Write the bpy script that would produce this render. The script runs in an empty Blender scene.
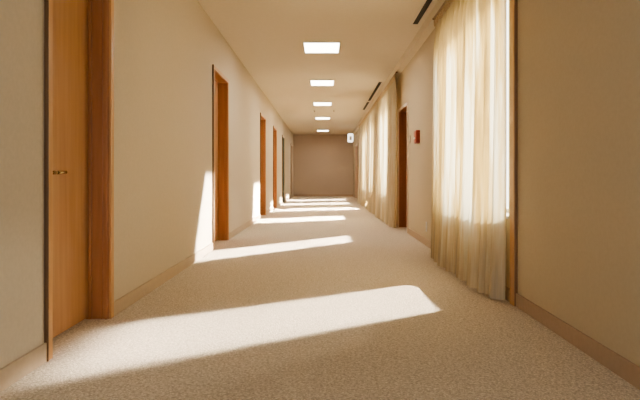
import bpy, bmesh, math, random
from mathutils import Vector, Matrix
random.seed(7)
S = bpy.context.scene
C = S.collection
H = 0.855            # eye height
CE = 2.655           # ceiling height
XL, XR = -1.29, 1.276
Y0, Y1 = -2.2, 24.0
WT = 0.24

# ------------------------------------------------------------------ materials
def mat(name, col, rough=0.6, metal=0.0, spec=0.5):
    m = bpy.data.materials.new(name); m.use_nodes = True
    b = m.node_tree.nodes['Principled BSDF']
    b.inputs['Base Color'].default_value = (*col, 1)
    b.inputs['Roughness'].default_value = rough
    b.inputs['Metallic'].default_value = metal
    b.inputs['Specular IOR Level'].default_value = spec
    return m

def noisy(name, c1, c2, scale, rough=0.8, bump=0.0, stretch=(1,1,1), detail=4, spec=0.3, dist=0.01, lo=.35, hi=.65):
    m = mat(name, c1, rough, 0, spec)
    nt = m.node_tree; N = nt.nodes; L = nt.links
    b = N['Principled BSDF']
    tc = N.new('ShaderNodeTexCoord'); mp = N.new('ShaderNodeMapping')
    mp.inputs['Scale'].default_value = stretch
    L.new(tc.outputs['Object'], mp.inputs['Vector'])
    nz = N.new('ShaderNodeTexNoise'); nz.inputs['Scale'].default_value = scale; nz.inputs['Detail'].default_value = detail
    L.new(mp.outputs['Vector'], nz.inputs['Vector'])
    cr = N.new('ShaderNodeValToRGB')
    cr.color_ramp.elements[0].color = (*c1, 1); cr.color_ramp.elements[0].position = lo
    cr.color_ramp.elements[1].color = (*c2, 1); cr.color_ramp.elements[1].position = hi
    L.new(nz.outputs['Fac'], cr.inputs['Fac']); L.new(cr.outputs['Color'], b.inputs['Base Color'])
    if bump:
        bp = N.new('ShaderNodeBump'); bp.inputs['Strength'].default_value = bump; bp.inputs['Distance'].default_value = dist
        L.new(nz.outputs['Fac'], bp.inputs['Height']); L.new(bp.outputs['Normal'], b.inputs['Normal'])
    return m

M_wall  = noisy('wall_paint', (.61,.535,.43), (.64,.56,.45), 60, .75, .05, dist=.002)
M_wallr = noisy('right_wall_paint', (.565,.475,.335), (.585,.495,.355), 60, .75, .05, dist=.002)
M_ceil  = noisy('ceiling_paint', (.72,.645,.52), (.74,.665,.54), 30, .85)
M_end   = noisy('end_wall_paint', (.55,.45,.355), (.57,.465,.37), 40, .8)
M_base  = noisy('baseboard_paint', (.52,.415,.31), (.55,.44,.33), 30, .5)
M_base_shade = noisy('baseboard_shaded', (.46,.34,.235), (.49,.36,.255), 30, .5)  # same baseboard as on the left, with shade put into the colour

def wood(name, c1, c2, rough=.35):
    m = noisy(name, c1, c2, 3.2, rough, .05, stretch=(9,9,.5), detail=6, spec=.45, dist=.002, lo=.3, hi=.7)
    return m
M_wood  = wood('oak_veneer', (.46,.25,.125), (.55,.315,.165))
M_frame = wood('oak_frame', (.38,.165,.07), (.47,.225,.10))
M_lip   = wood('oak_edge', (.52,.28,.12), (.62,.36,.17))
M_red   = wood('reddish_veneer', (.36,.15,.07), (.44,.19,.09))
M_pale  = wood('pale_frame', (.66,.53,.40), (.72,.58,.45))
M_dark  = mat('dark_gap', (.02,.014,.01), .8)
M_edge_shade = wood('painted_edge_shade', (.13,.07,.035), (.18,.10,.05))  # darkened wood, shade of the casing's near side put into the colour
M_board_shade = wood('painted_board_shade', (.22,.12,.065), (.27,.15,.08))  # darkened wood, shade of the board's near side put into the colour
M_brass = mat('brushed_brass', (.50,.37,.21), .22, 1.0)
M_white = mat('white_plastic', (.80,.77,.72), .4)
M_metalw = mat('white_metal', (.70,.64,.55), .45)
M_redp  = mat('red_plastic', (.30,.035,.025), .35)
M_pink  = mat('light_red_label', (.50,.15,.11), .5)  # lighter red than the housing
M_green = mat('green_grey_panel', (.12,.13,.09), .5)

# carpet : short loop pile
def carpet():
    m = mat('loop_pile_carpet', (.5,.4,.3), .95, 0, .1)
    nt = m.node_tree; N = nt.nodes; L = nt.links; b = N['Principled BSDF']
    tc = N.new('ShaderNodeTexCoord')
    n0 = N.new('ShaderNodeTexNoise'); n0.inputs['Scale'].default_value = 45; n0.inputs['Detail'].default_value = 2
    L.new(tc.outputs['Object'], n0.inputs['Vector'])
    mixv = N.new('ShaderNodeMix'); mixv.data_type = 'VECTOR'; mixv.inputs['Factor'].default_value = .03
    L.new(tc.outputs['Object'], mixv.inputs[4]); L.new(n0.outputs['Color'], mixv.inputs[5])
    vo = N.new('ShaderNodeTexVoronoi'); vo.inputs['Scale'].default_value = 120
    L.new(mixv.outputs[1], vo.inputs['Vector'])
    cr = N.new('ShaderNodeValToRGB')
    cr.color_ramp.elements[0].position = .0; cr.color_ramp.elements[0].color = (.92,.83,.72,1)
    cr.color_ramp.elements[1].position = .75; cr.color_ramp.elements[1].color = (.56,.485,.40,1)
    L.new(vo.outputs['Distance'], cr.inputs['Fac'])
    n1 = N.new('ShaderNodeTexNoise'); n1.inputs['Scale'].default_value = 75; n1.inputs['Detail'].default_value = 3
    L.new(tc.outputs['Object'], n1.inputs['Vector'])
    r1 = N.new('ShaderNodeValToRGB')
    r1.color_ramp.elements[0].position = .35; r1.color_ramp.elements[0].color = (.84,.82,.80,1)
    r1.color_ramp.elements[1].position = .65; r1.color_ramp.elements[1].color = (1.1,1.1,1.1,1)
    L.new(n1.outputs['Fac'], r1.inputs['Fac'])
    mu = N.new('ShaderNodeMix'); mu.data_type = 'RGBA'; mu.blend_type = 'MULTIPLY'; mu.inputs['Factor'].default_value = 1
    L.new(cr.outputs['Color'], mu.inputs[6]); L.new(r1.outputs['Color'], mu.inputs[7])
    L.new(mu.outputs[2], b.inputs['Base Color'])
    inv = N.new('ShaderNodeMath'); inv.operation = 'SUBTRACT'; inv.inputs[0].default_value = 1
    L.new(vo.outputs['Distance'], inv.inputs[1])
    bp = N.new('ShaderNodeBump'); bp.inputs['Strength'].default_value = .5; bp.inputs['Distance'].default_value = .006
    L.new(inv.outputs[0], bp.inputs['Height']); L.new(bp.outputs['Normal'], b.inputs['Normal'])
    return m
M_carpet = carpet()

def fabric():
    m = bpy.data.materials.new('sheer_cream_fabric'); m.use_nodes = True
    nt = m.node_tree; N = nt.nodes; L = nt.links; N.clear()
    out = N.new('ShaderNodeOutputMaterial')
    tc = N.new('ShaderNodeTexCoord'); mp = N.new('ShaderNodeMapping'); mp.inputs['Scale'].default_value = (60,60,4)
    L.new(tc.outputs['Object'], mp.inputs['Vector'])
    nz = N.new('ShaderNodeTexNoise'); nz.inputs['Scale'].default_value = 1.5; nz.inputs['Detail'].default_value = 3
    L.new(mp.outputs['Vector'], nz.inputs['Vector'])
    cr = N.new('ShaderNodeValToRGB')
    cr.color_ramp.elements[0].position=.3; cr.color_ramp.elements[0].color = (.78,.70,.51,1)
    cr.color_ramp.elements[1].position=.7; cr.color_ramp.elements[1].color = (.86,.78,.62,1)
    L.new(nz.outputs['Fac'], cr.inputs['Fac'])
    d = N.new('ShaderNodeBsdfDiffuse'); t = N.new('ShaderNodeBsdfTranslucent'); tr = N.new('ShaderNodeBsdfTransparent')
    # gold fold shading painted into the translucency: vertical noise stripes, darker along the heading
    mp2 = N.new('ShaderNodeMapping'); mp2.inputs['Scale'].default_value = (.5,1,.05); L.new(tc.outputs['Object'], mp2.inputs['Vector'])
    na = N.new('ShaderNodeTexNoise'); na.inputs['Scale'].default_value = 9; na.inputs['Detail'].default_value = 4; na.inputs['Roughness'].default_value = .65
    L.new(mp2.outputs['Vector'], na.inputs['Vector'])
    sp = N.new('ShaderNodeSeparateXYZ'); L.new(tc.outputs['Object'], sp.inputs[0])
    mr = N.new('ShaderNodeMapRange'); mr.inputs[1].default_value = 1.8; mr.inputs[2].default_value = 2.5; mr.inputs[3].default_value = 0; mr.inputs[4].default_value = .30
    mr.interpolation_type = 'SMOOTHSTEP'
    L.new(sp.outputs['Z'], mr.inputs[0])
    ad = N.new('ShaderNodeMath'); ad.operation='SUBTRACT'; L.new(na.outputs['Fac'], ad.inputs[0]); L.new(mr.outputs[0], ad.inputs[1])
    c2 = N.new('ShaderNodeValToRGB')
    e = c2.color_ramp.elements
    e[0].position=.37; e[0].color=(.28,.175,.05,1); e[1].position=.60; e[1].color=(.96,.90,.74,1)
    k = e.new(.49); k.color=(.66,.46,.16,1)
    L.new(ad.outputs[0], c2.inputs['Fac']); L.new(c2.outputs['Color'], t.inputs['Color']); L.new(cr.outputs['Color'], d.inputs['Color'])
    m1 = N.new('ShaderNodeMixShader'); m1.inputs[0].default_value = .45
    L.new(d.outputs[0], m1.inputs[1]); L.new(t.outputs[0], m1.inputs[2])
    m2 = N.new('ShaderNodeMixShader'); m2.inputs[0].default_value = .06
    L.new(m1.outputs[0], m2.inputs[1]); L.new(tr.outputs[0], m2.inputs[2])
    L.new(m2.outputs[0], out.inputs['Surface'])
    return m
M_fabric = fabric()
def glass():
    m = bpy.data.materials.new('window_glass'); m.use_nodes = True
    nt = m.node_tree; N = nt.nodes; L = nt.links; N.clear()
    out = N.new('ShaderNodeOutputMaterial'); tr = N.new('ShaderNodeBsdfTransparent'); g = N.new('ShaderNodeBsdfGlossy')
    g.inputs['Roughness'].default_value = .02
    tr.inputs['Color'].default_value = (.96,.98,.97,1)
    mx = N.new('ShaderNodeMixShader'); mx.inputs[0].default_value = .06
    L.new(tr.outputs[0], mx.inputs[1]); L.new(g.outputs[0], mx.inputs[2]); L.new(mx.outputs[0], out.inputs['Surface'])
    return m
M_glass = glass()
def emit(name, col, st):
    m = bpy.data.materials.new(name); m.use_nodes = True
    b = m.node_tree.nodes['Principled BSDF']
    b.inputs['Base Color'].default_value = (.9,.9,.88,1)
    b.inputs['Emission Color'].default_value = (*col,1); b.inputs['Emission Strength'].default_value = st
    return m
M_lamp = emit('lit_diffuser', (1,.95,.84), 5)
M_lamp2 = emit('lit_wall_lamp', (1,.97,.9), 1.3)

# ------------------------------------------------------------------ helpers
def bm_new(): return bmesh.new()
def box(bm, x0,x1,y0,y1,z0,z1, bev=0):
    r = bmesh.ops.create_cube(bm, size=1)
    vs = r['verts']
    for v in vs:
        v.co = Vector(((x0+x1)/2+v.co.x*(x1-x0), (y0+y1)/2+v.co.y*(y1-y0), (z0+z1)/2+v.co.z*(z1-z0)))
    if bev:
        es = list({e for v in vs for e in v.link_edges})
        bmesh.ops.bevel(bm, geom=es, offset=bev, segments=2, affect='EDGES', profile=.6)
def cyl(bm, p0, p1, r0, r1=None, seg=20):
    p0, p1 = Vector(p0), Vector(p1); r1 = r0 if r1 is None else r1
    d = p1-p0
    M = Matrix.Translation((p0+p1)/2) @ d.to_track_quat('Z','Y').to_matrix().to_4x4()
    bmesh.ops.create_cone(bm, cap_ends=True, segments=seg, radius1=r0, radius2=r1, depth=d.length, matrix=M)
def torus(bm, c, axis, R, r, seg=16, rs=6):
    c = Vector(c); q = Vector(axis).to_track_quat('Z','Y')
    rows = []
    for i in range(seg):
        a = 2*math.pi*i/seg
        rows.append([bm.verts.new(c + q @ Vector(((R+r*math.cos(b))*math.cos(a), (R+r*math.cos(b))*math.sin(a), r*math.sin(b))))
                     for b in [2*math.pi*j/rs for j in range(rs)]])
    for i in range(seg):
        for j in range(rs):
            bm.faces.new([rows[i][j], rows[(i+1)%seg][j], rows[(i+1)%seg][(j+1)%rs], rows[i][(j+1)%rs]])
def obj(name, bm, m, parent=None, smooth=False):
    me = bpy.data.meshes.new(name)
    bmesh.ops.recalc_face_normals(bm, faces=bm.faces)
    if smooth:
        for f in bm.faces: f.smooth = True
    bm.to_mesh(me); bm.free()
    o = bpy.data.objects.new(name, me); C.objects.link(o)
    me.materials.append(m)
    if parent: o.parent = parent
    return o
def tag(o, label, cat=None, group=None, kind=None):
    o['label'] = label
    if cat: o['category'] = cat
    if group: o['group'] = group
    if kind: o['kind'] = kind
    return o
def empty(name, loc=(0,0,0)):
    o = bpy.data.objects.new(name, None); o.location = loc; o.empty_display_size = .1; C.objects.link(o); return o
def dup(root, loc):
    r = root.copy(); C.objects.link(r); r.location = loc
    for ch in list(root.children):
        c = ch.copy(); C.objects.link(c); c.parent = r
        for g in list(ch.children):
            k = g.copy(); C.objects.link(k); k.parent = c
    return r

# ------------------------------------------------------------------ layout data
# left doors: outer casing near / far y
LD = [(2.594, 3.41), (6.50, 7.56), (11.38, 12.42), (14.3, 15.35), (17.4, 18.5), (22.0, 23.1)]
DT = 2.155                      # top of the left casings
RDOORS = [(8.44, 9.50, 1.985), (20.6, 22.4, 2.10)]
WINS = [(3.86, 5.78), (10.15, 11.6), (12.95, 14.15), (14.9, 16.6)]
SILL, WTOP = .56, 2.30
CW = .045                       # casing width

def wall(name, xin, side, holes, label, m):
    """side -1 = left wall, +1 right; holes: (y0,y1,z0,z1,depth or None=through)"""
    bm = bm_new()
    xa, xb = sorted((xin, xin+side*WT))
    hs = sorted(holes); y = Y0-.2
    for (a,b,z0,z1,dep) in hs:
        box(bm, xa,xb, y,a, 0,CE)
        if z0 > 0: box(bm, xa,xb, a,b, 0,z0)
        box(bm, xa,xb, a,b, z1,CE)
        if dep:
            u,v = sorted((xin+side*dep, xin+side*WT)); box(bm, u,v, a,b, z0,z1)
        y = b
    box(bm, xa,xb, y,Y1+.2, 0,CE)
    return tag(obj(name, bm, m), label, 'wall', kind='structure')

lh = [(a+CW-.012, b-CW+.012, 0, DT-CW+.012, .17) for a,b in LD]
wall('wall_left', XL, -1, lh, 'long beige painted wall with six wooden doors on the left', M_wall)
rh = [(a+CW-.012, b-CW+.012, 0, t-CW+.012, .17) for a,b,t in RDOORS] + [(a,b,SILL,WTOP,None) for a,b in WINS]
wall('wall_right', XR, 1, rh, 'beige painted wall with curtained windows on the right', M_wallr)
bm = bm_new(); box(bm, XL-WT,XR+WT, Y1,Y1+.2, 0,CE)
tag(obj('wall_back', bm, M_end), 'plain brown-grey wall closing the far end of the corridor', 'wall', kind='structure')
bm = bm_new(); box(bm, XL-WT,XR+WT, Y0-.2,Y0, 0,CE)
tag(obj('wall_front', bm, M_wall), 'beige wall behind the viewer', 'wall', kind='structure')
bm = bm_new(); box(bm, XL-WT,XR+WT, Y0-.2,Y1+.2, -.12,0)
tag(obj('floor', bm, M_carpet), 'corridor floor covered in beige loop pile carpet', 'floor', kind='structure')
bm = bm_new(); box(bm, XL-WT,XR+WT, Y0-.2,Y1+.2, CE,CE+.15)
tag(obj('ceiling', bm, M_ceil), 'flat cream painted ceiling', 'ceiling', kind='structure')
# lowered strip of ceiling over the curtains
SZ = 2.555
bm = bm_new(); box(bm, XR-.10,XR, Y0,Y1, SZ,CE)
tag(obj('trim_1', bm, M_ceil), 'narrow lowered ceiling strip carrying the curtain rails', 'trim', kind='structure')

# baseboards (continuous pieces between doors, one object per side)
def baseboard(name, xin, side, gaps, m, label):
    bm = bm_new(); y = Y0
    def seg(a,b):
        if b-a < .02: return
        x0,x1 = sorted((xin, xin-side*.012)); box(bm, x0,x1,a,b,0,.088,.0025)
    for a,b in gaps: seg(y,a); y = b
    seg(y, Y1)
    tag(obj(name, bm, m), label, 'baseboard', kind='structure')
baseboard('baseboard_left', XL, -1, LD, M_base, 'low beige baseboard along the left wall')
baseboard('baseboard_right', XR, 1, [(3.69,3.77)]+[(a,b) for a,b,_ in RDOORS], M_base_shade, 'low beige baseboard with painted-in shade along the right wall')
bm = bm_new(); box(bm, XL+.012,XR-.012, Y1-.012,Y1, 0,.088,.0025)
tag(obj('baseboard_back', bm, M_base_shade), 'baseboard in the shaded colour under the far end wall', 'baseboard', kind='structure')

# vertical board closing the curtain bay
bm = bm_new(); box(bm, XR-.022,XR, 3.69,3.77, 0,SZ,.002); 
tag(obj('trim_2', bm, M_lip), 'tall narrow wooden board at the near edge of the near curtain', 'trim', kind='structure')
bm = bm_new(); box(bm, XR-.019,XR, 3.680,3.69, 0,SZ,.002)  # added strip; its dark colour paints the shaded near face of the board
tag(obj('trim_3', bm, M_board_shade), 'thin added strip painting shade on the near side of the board beside the near curtain', 'trim', kind='structure')

# ------------------------------------------------------------------ doors
def door(n, side, xin, a, b, top, label, mleaf, mframe, mlip, handle=True, rec=.12, edge=None):
    """side -1 left wall, +1 right wall; into() maps (depth into wall, y, z)"""
    root = empty('door_%d' % n, (xin, a, 0)); tag(root, label, 'door', kind='structure')
    W, T, cw = b-a, top, CW
    def bx(bm, d0,d1, y0,y1, z0,z1, bev=0):
        x0,x1 = sorted((side*d0, side*d1)); box(bm, x0,x1,y0,y1,z0,z1,bev)
    # casing : boards and an added outer strip, proud of the wall
    bm = bm_new()
    for (y0,y1) in ((0,cw),(W-cw,W)):
        bx(bm, -.015,.0, y0,y1, 0,T, .003)
    bx(bm, -.015,.0, cw-.001,W-cw+.001, T-cw,T, .003)
    obj('casing', bm, mlip, root)
    bm = bm_new(); bx(bm, -.019,.0, -.009,.0, 0,T,.002); obj('added_edge_strip', bm, edge or M_edge_shade, root)  # added strip; its dark colour paints the shade on the casing's near side
    # jamb lining with stop beads
    bm = bm_new(); j=.014
    for (y0,y1,s) in ((cw-.012,cw+.004,1),(W-cw-.004,W-cw+.012,-1)):
        bx(bm, 0,.168, y0,y1, 0,T-cw+.012)
        e = y1 if s>0 else y0
        for (d0,d1,h) in ((.006,.020,.010),(.034,.046,.006),(rec-.022,rec-.002,.012)):
            ys = sorted((e, e+s*h)); bx(bm, d0,d1, ys[0],ys[1], 0,T-cw-.004, .002)
    bx(bm, 0,.168, cw,W-cw, T-cw-.004,T-cw+.012)
    bx(bm, rec-.022,rec-.002, cw,W-cw, T-cw-.016,T-cw-.004, .002)
    obj('door_jamb', bm, mframe, root)
    # leaf
    bm = bm_new(); bx(bm, rec,rec+.04, cw+.007,W-cw-.007, .012,T-cw-.007, .002)
    leaf = obj('door_leaf', bm, mleaf, root)
    if handle:
        hy = cw+.20 if n==1 else cw+.09
        hz = .875
        bm = bm_new()
        cyl(bm, (side*rec,hy,hz),(side*(rec-.008),hy,hz), .024, .023, 28)
        cyl(bm, (side*(rec-.008),hy,hz),(side*(rec-.012),hy,hz), .020, .014, 28)
        cyl(bm, (side*(rec-.010),hy,hz),(side*(rec-.052),hy,hz), .0085, .0085, 16)
        cyl(bm, (side*(rec-.046),hy-.008,hz),(side*(rec-.046),hy+.035,hz), .010, .009, 16)
        cyl(bm, (side*(rec-.046),hy+.035,hz),(side*(rec-.044),hy+.13,hz+.003), .010, .008, 16)
        bmesh.ops.create_uvsphere(bm, u_segments=14, v_segments=8, radius=.0085, matrix=Matrix.Translation((side*(rec-.044),hy+.13,hz+.003)))
        obj('door_handle', bm, M_brass, leaf, smooth=True)
        bm = bm_new()
        cyl(bm, (side*rec,hy,hz-.075),(side*(rec-.006),hy,hz-.075), .012,.012, 20)
        obj('keyhole_plate', bm, M_brass, leaf)
    return root
ldl = ['nearest wooden door on the left, set deep in its frame with a brass lever handle',
       'second wooden door on the left, beyond the tall sunlit patch of wall',
       'third wooden door on the left, between two sunlit strips of carpet',
       'fourth wooden door on the left, narrow in the distance',
       'fifth door on the left, dark leaf seen edge-on in the distance',
       'last door on the left, pale framed, beside the far end wall']
for i,(a,b) in enumerate(LD):
    door(i+1, -1, XL, a, b, DT, ldl[i], [M_wood,M_wood,M_wood,M_wood,M_green,M_frame][i],
         [M_frame,M_frame,M_frame,M_frame,M_green,M_pale][i], [M_lip,M_lip,M_lip,M_lip,M_pale,M_pale][i])
door(7, 1, XR, *RDOORS[0], 'reddish brown door on the right between the two groups of curtains', M_red, M_red, M_pale, edge=M_pale)
door(8, 1, XR, *RDOORS[1], 'far door on the right with a pale frame past the last curtain', M_red, M_pale, M_pale)

# ------------------------------------------------------------------ windows
for i,(a,b) in enumerate(WINS):
    root = empty('window_%d' % (i+1), (XR+.15, a, SILL))
    tag(root, ['tall white framed window behind the large near curtain','tall window behind the curtain just past the right-hand door',
               'tall window behind the third curtain','tall window behind the farthest curtain'][i], 'window', kind='structure')
    W, Hh = b-a, WTOP-SILL
    bm = bm_new(); f=.05
    box(bm, -.03,.03, 0,f, 0,Hh,.003); box(bm, -.03,.03, W-f,W, 0,Hh,.003)
    box(bm, -.03,.03, f-.001,W-f+.001, 0,f,.003); box(bm, -.03,.03, f-.001,W-f+.001, Hh-f,Hh,.003)
    ms = [W*.5] if W < 2 else [W*.40, W*.72]
    for my in ms: box(bm, -.025,.025, my-.03,my+.03, f-.001,Hh-f+.001,.003)
    obj('window_frame', bm, M_white, root)
    bm = bm_new(); box(bm, -.004,.004, f-.01,W-f+.01, f-.01,Hh-f+.01); obj('glass_pane', bm, M_glass, root)
    bm = bm_new(); box(bm, -.165,-.031, .002,W-.002, .001,.022,.004); obj('window_sill', bm, M_white, root)

# ------------------------------------------------------------------ curtains
def curtain(y0, y1, label, seed, amp=.040, wl=.155, xc=1.185, flare=.05, res=10, near_end=False):
    rnd = random.Random(seed)
    root = empty('curtain', (xc, y0, 0)); tag(root, label, 'curtain', group=None)
    L = y1-y0; zt, zb = SZ-.045, .012
    n = int(L/wl*res*1.6); nz = 34
    # irregular fold phase
    knots = []; y=0; ph=0
    while y < L+.3:
        knots.append((y, ph, rnd.uniform(.55,1.25), rnd.uniform(.6,1.5)))
        y += wl*rnd.uniform(.6,1.45) ; ph += 2*math.pi
    def lookup(y):
        for k in range(len(knots)-1):
            if knots[k][0] <= y <= knots[k+1][0]:
                t = (y-knots[k][0])/(knots[k+1][0]-knots[k][0]); s = t*t*(3-2*t)
                return (knots[k][1]*(1-t)+knots[k+1][1]*t, knots[k][2]*(1-s)+knots[k+1][2]*s, knots[k][3]*(1-s)+knots[k+1][3]*s)
        return knots[-1][1:]
    bm = bm_new(); rows=[]
    for iz in range(nz+1):
        v = iz/nz; v = v**.85 if v>0 else 0        # 0 = top, 1 = bottom
        z = zt + (zb-zt)*v
        row=[]
        for iy in range(n+1):
            u = iy/n*L
            ph, am, fl = lookup(u)
            pleat = .015*math.sin(2*math.pi*u/.075 + seed)
            w = min(1, v/.14); w = w*w*(3-2*w)
            A = amp*am*(.75+.45*v)
            drift = .35*math.sin(u*2.1+seed)*v
            wave = A*math.sin(ph+drift) + .28*A*math.sin(2*ph+1.3*fl+drift*2)
            x = pleat*(1-w) + wave*w
            x -= flare*fl*v**3*.55*min(1,.15+(L-u)/.6)
            if near_end: x = x*(1-.55*math.exp(-u/.12)) + .055*math.exp(-u/.30)
            yy = u + w*.028*am*math.cos(ph+drift)
            # cloth hangs a little over the carpet
            zz = z
            if iz==nz: zz = zb + .012*(1+math.sin(ph*.5+seed))*.5
            row.append(bm.verts.new((min(x, XR-.03-xc), yy, zz)))
        rows.append(row)
    for a in range(nz):
        for b in range(n):
            bm.faces.new([rows[a][b],rows[a][b+1],rows[a+1][b+1],rows[a+1][b]])
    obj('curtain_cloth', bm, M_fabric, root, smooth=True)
    # gathered heading tape : a scalloped band
    bm = bm_new(); r=[]
    for iy in range(n*2+1):
        u = iy/(2*n)*L; x = .015*math.sin(2*math.pi*u/.075+seed)-.004
        r.append([bm.verts.new((x, u, zt+.004)), bm.verts.new((x-.004, u, zt-.035)), bm.verts.new((x, u, zt-.07))])
    for i in range(len(r)-1):
        for j in (0,1): bm.faces.new([r[i][j],r[i+1][j],r[i+1][j+1],r[i][j+1]])
    obj('heading_tape', bm, M_tape, root, smooth=True)
    nh = max(4, int(L/.15))
    hb = bm_new(); torus(hb, (0,0,0), (0,1,0), .012,.0028); first = obj('curtain_hook', hb, M_hook, root, smooth=True)
    first.location = (0,.04,zt+.004)
    for k in range(1, nh):
        c = first.copy(); C.objects.link(c); c.parent = root; c.location = (0,.04+k*(L-.08)/(nh-1),zt+.004)
    return root
M_tape = noisy('heading_tape_cloth', (.48,.35,.21), (.60,.46,.30), 60, .9)
M_hook = mat('bronze_hook', (.22,.13,.07), .4, .7)
M_rail = mat('rail_paint', (.40,.29,.18), .5)
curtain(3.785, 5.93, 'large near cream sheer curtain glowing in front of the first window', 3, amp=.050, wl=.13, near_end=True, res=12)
CG = [(9.12, 12.15), (12.35, 14.35), (14.55, 18.4)]
cl = ['cream sheer curtain just past the reddish door, second from the viewer',
      'cream sheer curtain third from the viewer, bright strips of window behind it',
      'farthest cream sheer curtain, near the end of the right wall']
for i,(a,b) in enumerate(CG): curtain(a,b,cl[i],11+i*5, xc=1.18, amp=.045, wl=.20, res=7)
def rail(a,b,label):
    r = empty('curtain_rail', (1.185, a, SZ)); tag(r, label, 'curtain rail')
    bm = bm_new(); box(bm, -.012,.012, 0,b-a, -.014,0,.002); obj('rail_track', bm, M_rail, r)
    for y in (0, b-a):
        bm = bm_new(); box(bm, -.016,.016, y-.012,y+.012, -.020,.0,.003); obj('end_stop', bm, M_hook, r)
rail(3.79,6.0,'slim curtain rail over the near curtain')
rail(9.08,18.5,'long slim curtain rail over the three far curtains')

# ------------------------------------------------------------------ ceiling fixtures
LX = -.025
def panel():
    r = empty('ceiling_light', (LX, 7.41, CE))
    bm = bm_new(); w,l,f = .25,.64,.012
    for (x0,x1,y0,y1) in ((-w,-w+f,0,l),(w-f,w,0,l),(-w+f,w-f,0,f),(-w+f,w-f,l-f,l)):
        box(bm, x0,x1,y0,y1,-.016,.0,.002)
    obj('light_frame', bm, M_metalw, r)
    bm = bm_new(); box(bm, -w+f,w-f,f,l-f,-.010,-.001); obj('light_diffuser', bm, M_lamp, r)
    return r
p0 = panel()
nm = ['first and nearest','second nearest','third nearest','fourth','fifth and farthest']
LY = [7.47, 10.4, 13.5, 16.9, 21.6]
for i,y in enumerate(LY):
    o = p0 if i==0 else dup(p0, (LX,y,CE))
    o.location = (LX,y,CE)
    if i: o.scale = (.9,1,1)
    tag(o, nm[i]+' lit rectangular ceiling light panel in the row down the corridor', 'ceiling light', 'rectangular light panels down the ceiling')
def slot(y0,y1,label):
    r = empty('air_diffuser', (1.08, y0, CE)); tag(r, label, 'air vent')
    L=y1-y0; bm=bm_new()
    for (a,b,c,d) in ((-.055,-.030,0,L),(.030,.055,0,L),(-.030,.030,0,.02),(-.030,.030,L-.02,L)):
        box(bm, a,b,c,d,-.008,0,.002)
    obj('diffuser_frame', bm, M_metalw, r)
    bm=bm_new(); box(bm, -.030,.030,.02,L-.02,-.004,-.001); obj('dark_slot', bm, M_dark, r)
slot(4.4,6.62,'long dark slot air vent in the ceiling beside the near curtain')
slot(10.6,13.3,'dark slot air vent in the ceiling beside the curtain past the reddish door')
slot(13.45,15.1,'farthest short dark slot air vent in the ceiling')
def sprinkler(x,y,label):
    r = empty('sprinkler_head',(x,y,CE)); tag(r,label,'sprinkler',)
    bm=bm_new(); cyl(bm,(0,0,.002),(0,0,-.008),.045,.035); obj('escutcheon',bm,M_metalw,r)
    bm=bm_new(); cyl(bm,(0,0,-.008),(0,0,-.03),.010,.008,12); cyl(bm,(0,0,-.03),(0,0,-.034),.022,.022,16); obj('deflector',bm,M_hook,r)
sprinkler(-.25,15.3,'small sprinkler head left of the light row beyond the third ceiling light')
sprinkler(.28,15.2,'small sprinkler head right of the light row beyond the third ceiling light')

# ------------------------------------------------------------------ wall fixtures
r = empty('fire_alarm_box',(XR,7.405,1.385)); tag(r,'small red fire alarm pull box on the wall between near curtain and reddish door','alarm box')
bm=bm_new(); box(bm,-.05,.002,0,.19,-.085,.085,.006); obj('alarm_housing',bm,M_redp,r)
bm=bm_new(); box(bm,-.056,-.0495,.015,.175,-.070,.070,.002); obj('alarm_cover',bm,M_pink,r)
bm=bm_new(); box(bm,-.066,-.0555,.05,.14,-.03,-.008,.003); obj('pull_bar',bm,M_white,r)
r = empty('wall_switch',(XR,8.19,1.40)); tag(r,'small beige switch plate beside the reddish door frame','switch')
bm=bm_new(); box(bm,-.008,0,0,.08,-.06,.06,.003); obj('switch_plate',bm,M_base,r)
bm=bm_new(); box(bm,-.013,-.0085,.025,.055,-.03,.03,.002); obj('rocker',bm,M_metalw,r)
r = empty('wall_outlet',(XR,6.88,.235)); tag(r,'white wall outlet just above the baseboard past the near curtain','outlet')
bm=bm_new(); box(bm,-.008,0,0,.08,-.06,.06,.003); obj('outlet_plate',bm,M_white,r)
for z in (-.026,.026):
    bm=bm_new(); cyl(bm,(-.0085,.04,z),(-.011,.04,z),.017,.016,20); obj('socket',bm,M_metalw,r)
# lamp on the right wall far away
r = empty('wall_lamp',(XR,20.2,2.22)); tag(r,'small white box lamp on a bracket high at the far right end of the corridor','wall lamp')
bm=bm_new(); box(bm,-.205,0,.02,.16,-.02,.15,.008); obj('bracket',bm,M_metalw,r)
bm=bm_new(); box(bm,-.40,-.20,0,.20,-.12,.19,.04); obj('lamp_housing',bm,M_lamp2,r)
bm=bm_new(); box(bm,-.345,-.255,-.006,.001,-.05,.09,.003); obj('lamp_grille',bm,M_white,r)

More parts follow.
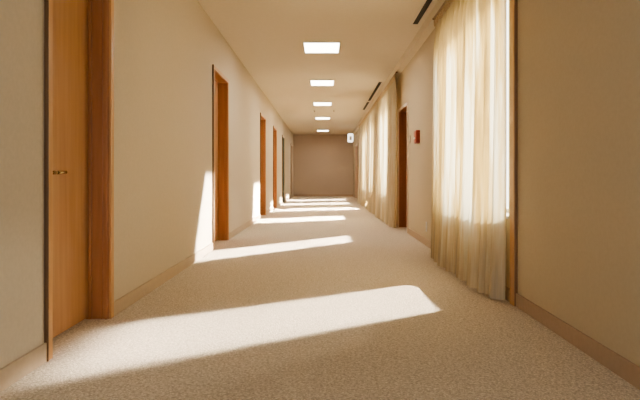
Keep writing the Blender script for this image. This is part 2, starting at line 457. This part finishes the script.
# ------------------------------------------------------------------ lights
def area(name, loc, direction, sx, sy, power, col, spread=180, xaxis=None):
    l = bpy.data.lights.new(name,'AREA'); l.shape='RECTANGLE'; l.size=sx; l.size_y=sy; l.energy=power; l.color=col
    l.spread = math.radians(spread)
    o = bpy.data.objects.new(name,l); C.objects.link(o)
    d = Vector(direction).normalized()
    if xaxis is None: q = d.to_track_quat('-Z','Y').to_matrix()
    else:
        X = Vector(xaxis).normalized(); Z=-d; Y=Z.cross(X).normalized(); q = Matrix((X,Y,Z)).transposed()
    o.matrix_world = Matrix.Translation(loc) @ q.to_4x4()
    return o
SUNC = (1,.90,.73)
def beam(i, xr, ya, yb, xlen, k, rad, r=.60, spread=2.5, lift=.86):
    """added narrow-beam lamp inside the corridor, in place of sunshine : footprint on the carpet starts at x=xr between ya..yb and runs to x=xr-xlen"""
    d = Vector((-1,-k,-r)).normalized()
    Z = Vector((0,1,0)); e1 = Z - Z.dot(d)*d; n1 = e1.length; e1.normalize()
    e2 = e1.cross(d).normalized()
    if e2.z < 0: e2 = -e2
    foot = e2 - d*(e2.z/d.z)
    L2 = xlen/abs(foot.x); L1 = (yb-ya)*n1
    c0 = Vector((xr,(ya+yb)/2,0)) + foot*L2/2
    # raise along the ray until the lower edge sits at x = lift
    p_edge = Vector((xr,(ya+yb)/2,0)); t = (lift-xr)/(-d.x)
    c = c0 - d*(t + (foot*L2/2 - e2*L2/2).dot(d))
    area('sun_patch_lamp_%d'%i, c, d, L1, L2, rad*L1*L2, SUNC, spread, xaxis=e1)  # added lamp hanging in the room, makes the sun patches on carpet and wall
P = 60
beam(1, .73, 3.56, 4.46, 1.9, .88, P*.25, spread=6)
beam(2, .36, 7.31, 8.14, 3.1, 1.42, P*.55)
beam(3, .42, 11.1, 12.2, 2.9, .72, P)
beam(4, .95,14.5, 15.8, 2.6, .6, P*.8, lift=.96)
beam(5, .85, 17.4, 18.7, 2.5, .6, P*.6, lift=.88)
beam(6, .8, 20.1, 21.3, 2.4, .5, P*.6, lift=.85)

for i,(a,b) in enumerate(WINS):
    area('window_daylight_%d'%(i+1), (XR+.75,(a+b)/2+.15,1.5), (-1,-.12,-.12), (b-a)*1.0, 1.9, 46*(b-a)/2, (1,.93,.80))
for i,y in enumerate(LY):
    area('panel_glow_%d'%(i+1), (LX,y+.35,CE-.03), (0,0,-1), .42,.62, 13, (1,.9,.74))
area('corridor_fill', (0,-1.9,1.0), (0,1,-.02), 2.3,1.6, 34, (.84,.92,1.0))

sl = bpy.data.lights.new('sun','SUN'); sl.energy = 7; sl.angle = math.radians(4); sl.color = (1,.92,.78)
so = bpy.data.objects.new('sun', sl); C.objects.link(so)
so.rotation_euler = Vector((-1,-.9,-.6)).to_track_quat('-Z','Y').to_euler(); so.location = (6,10,6)
w = bpy.data.worlds.new('sky'); S.world = w; w.use_nodes = True
bg = w.node_tree.nodes['Background']; bg.inputs['Color'].default_value = (1,.95,.86,1); bg.inputs['Strength'].default_value = 3.0

S.view_settings.view_transform = 'AgX'
try: S.view_settings.look = 'AgX - Medium High Contrast'
except Exception: pass
S.view_settings.exposure = .62

# ------------------------------------------------------------------ camera
cd = bpy.data.cameras.new('camera'); cam = bpy.data.objects.new('camera', cd); C.objects.link(cam)
cam.location = (0,0,H); cam.rotation_euler = (math.pi/2,0,0)
cd.sensor_width = 36; cd.lens = 31.5
cd.shift_x = -3.5/640; cd.shift_y = -23.5/640
cd.clip_start = .05
S.camera = cam
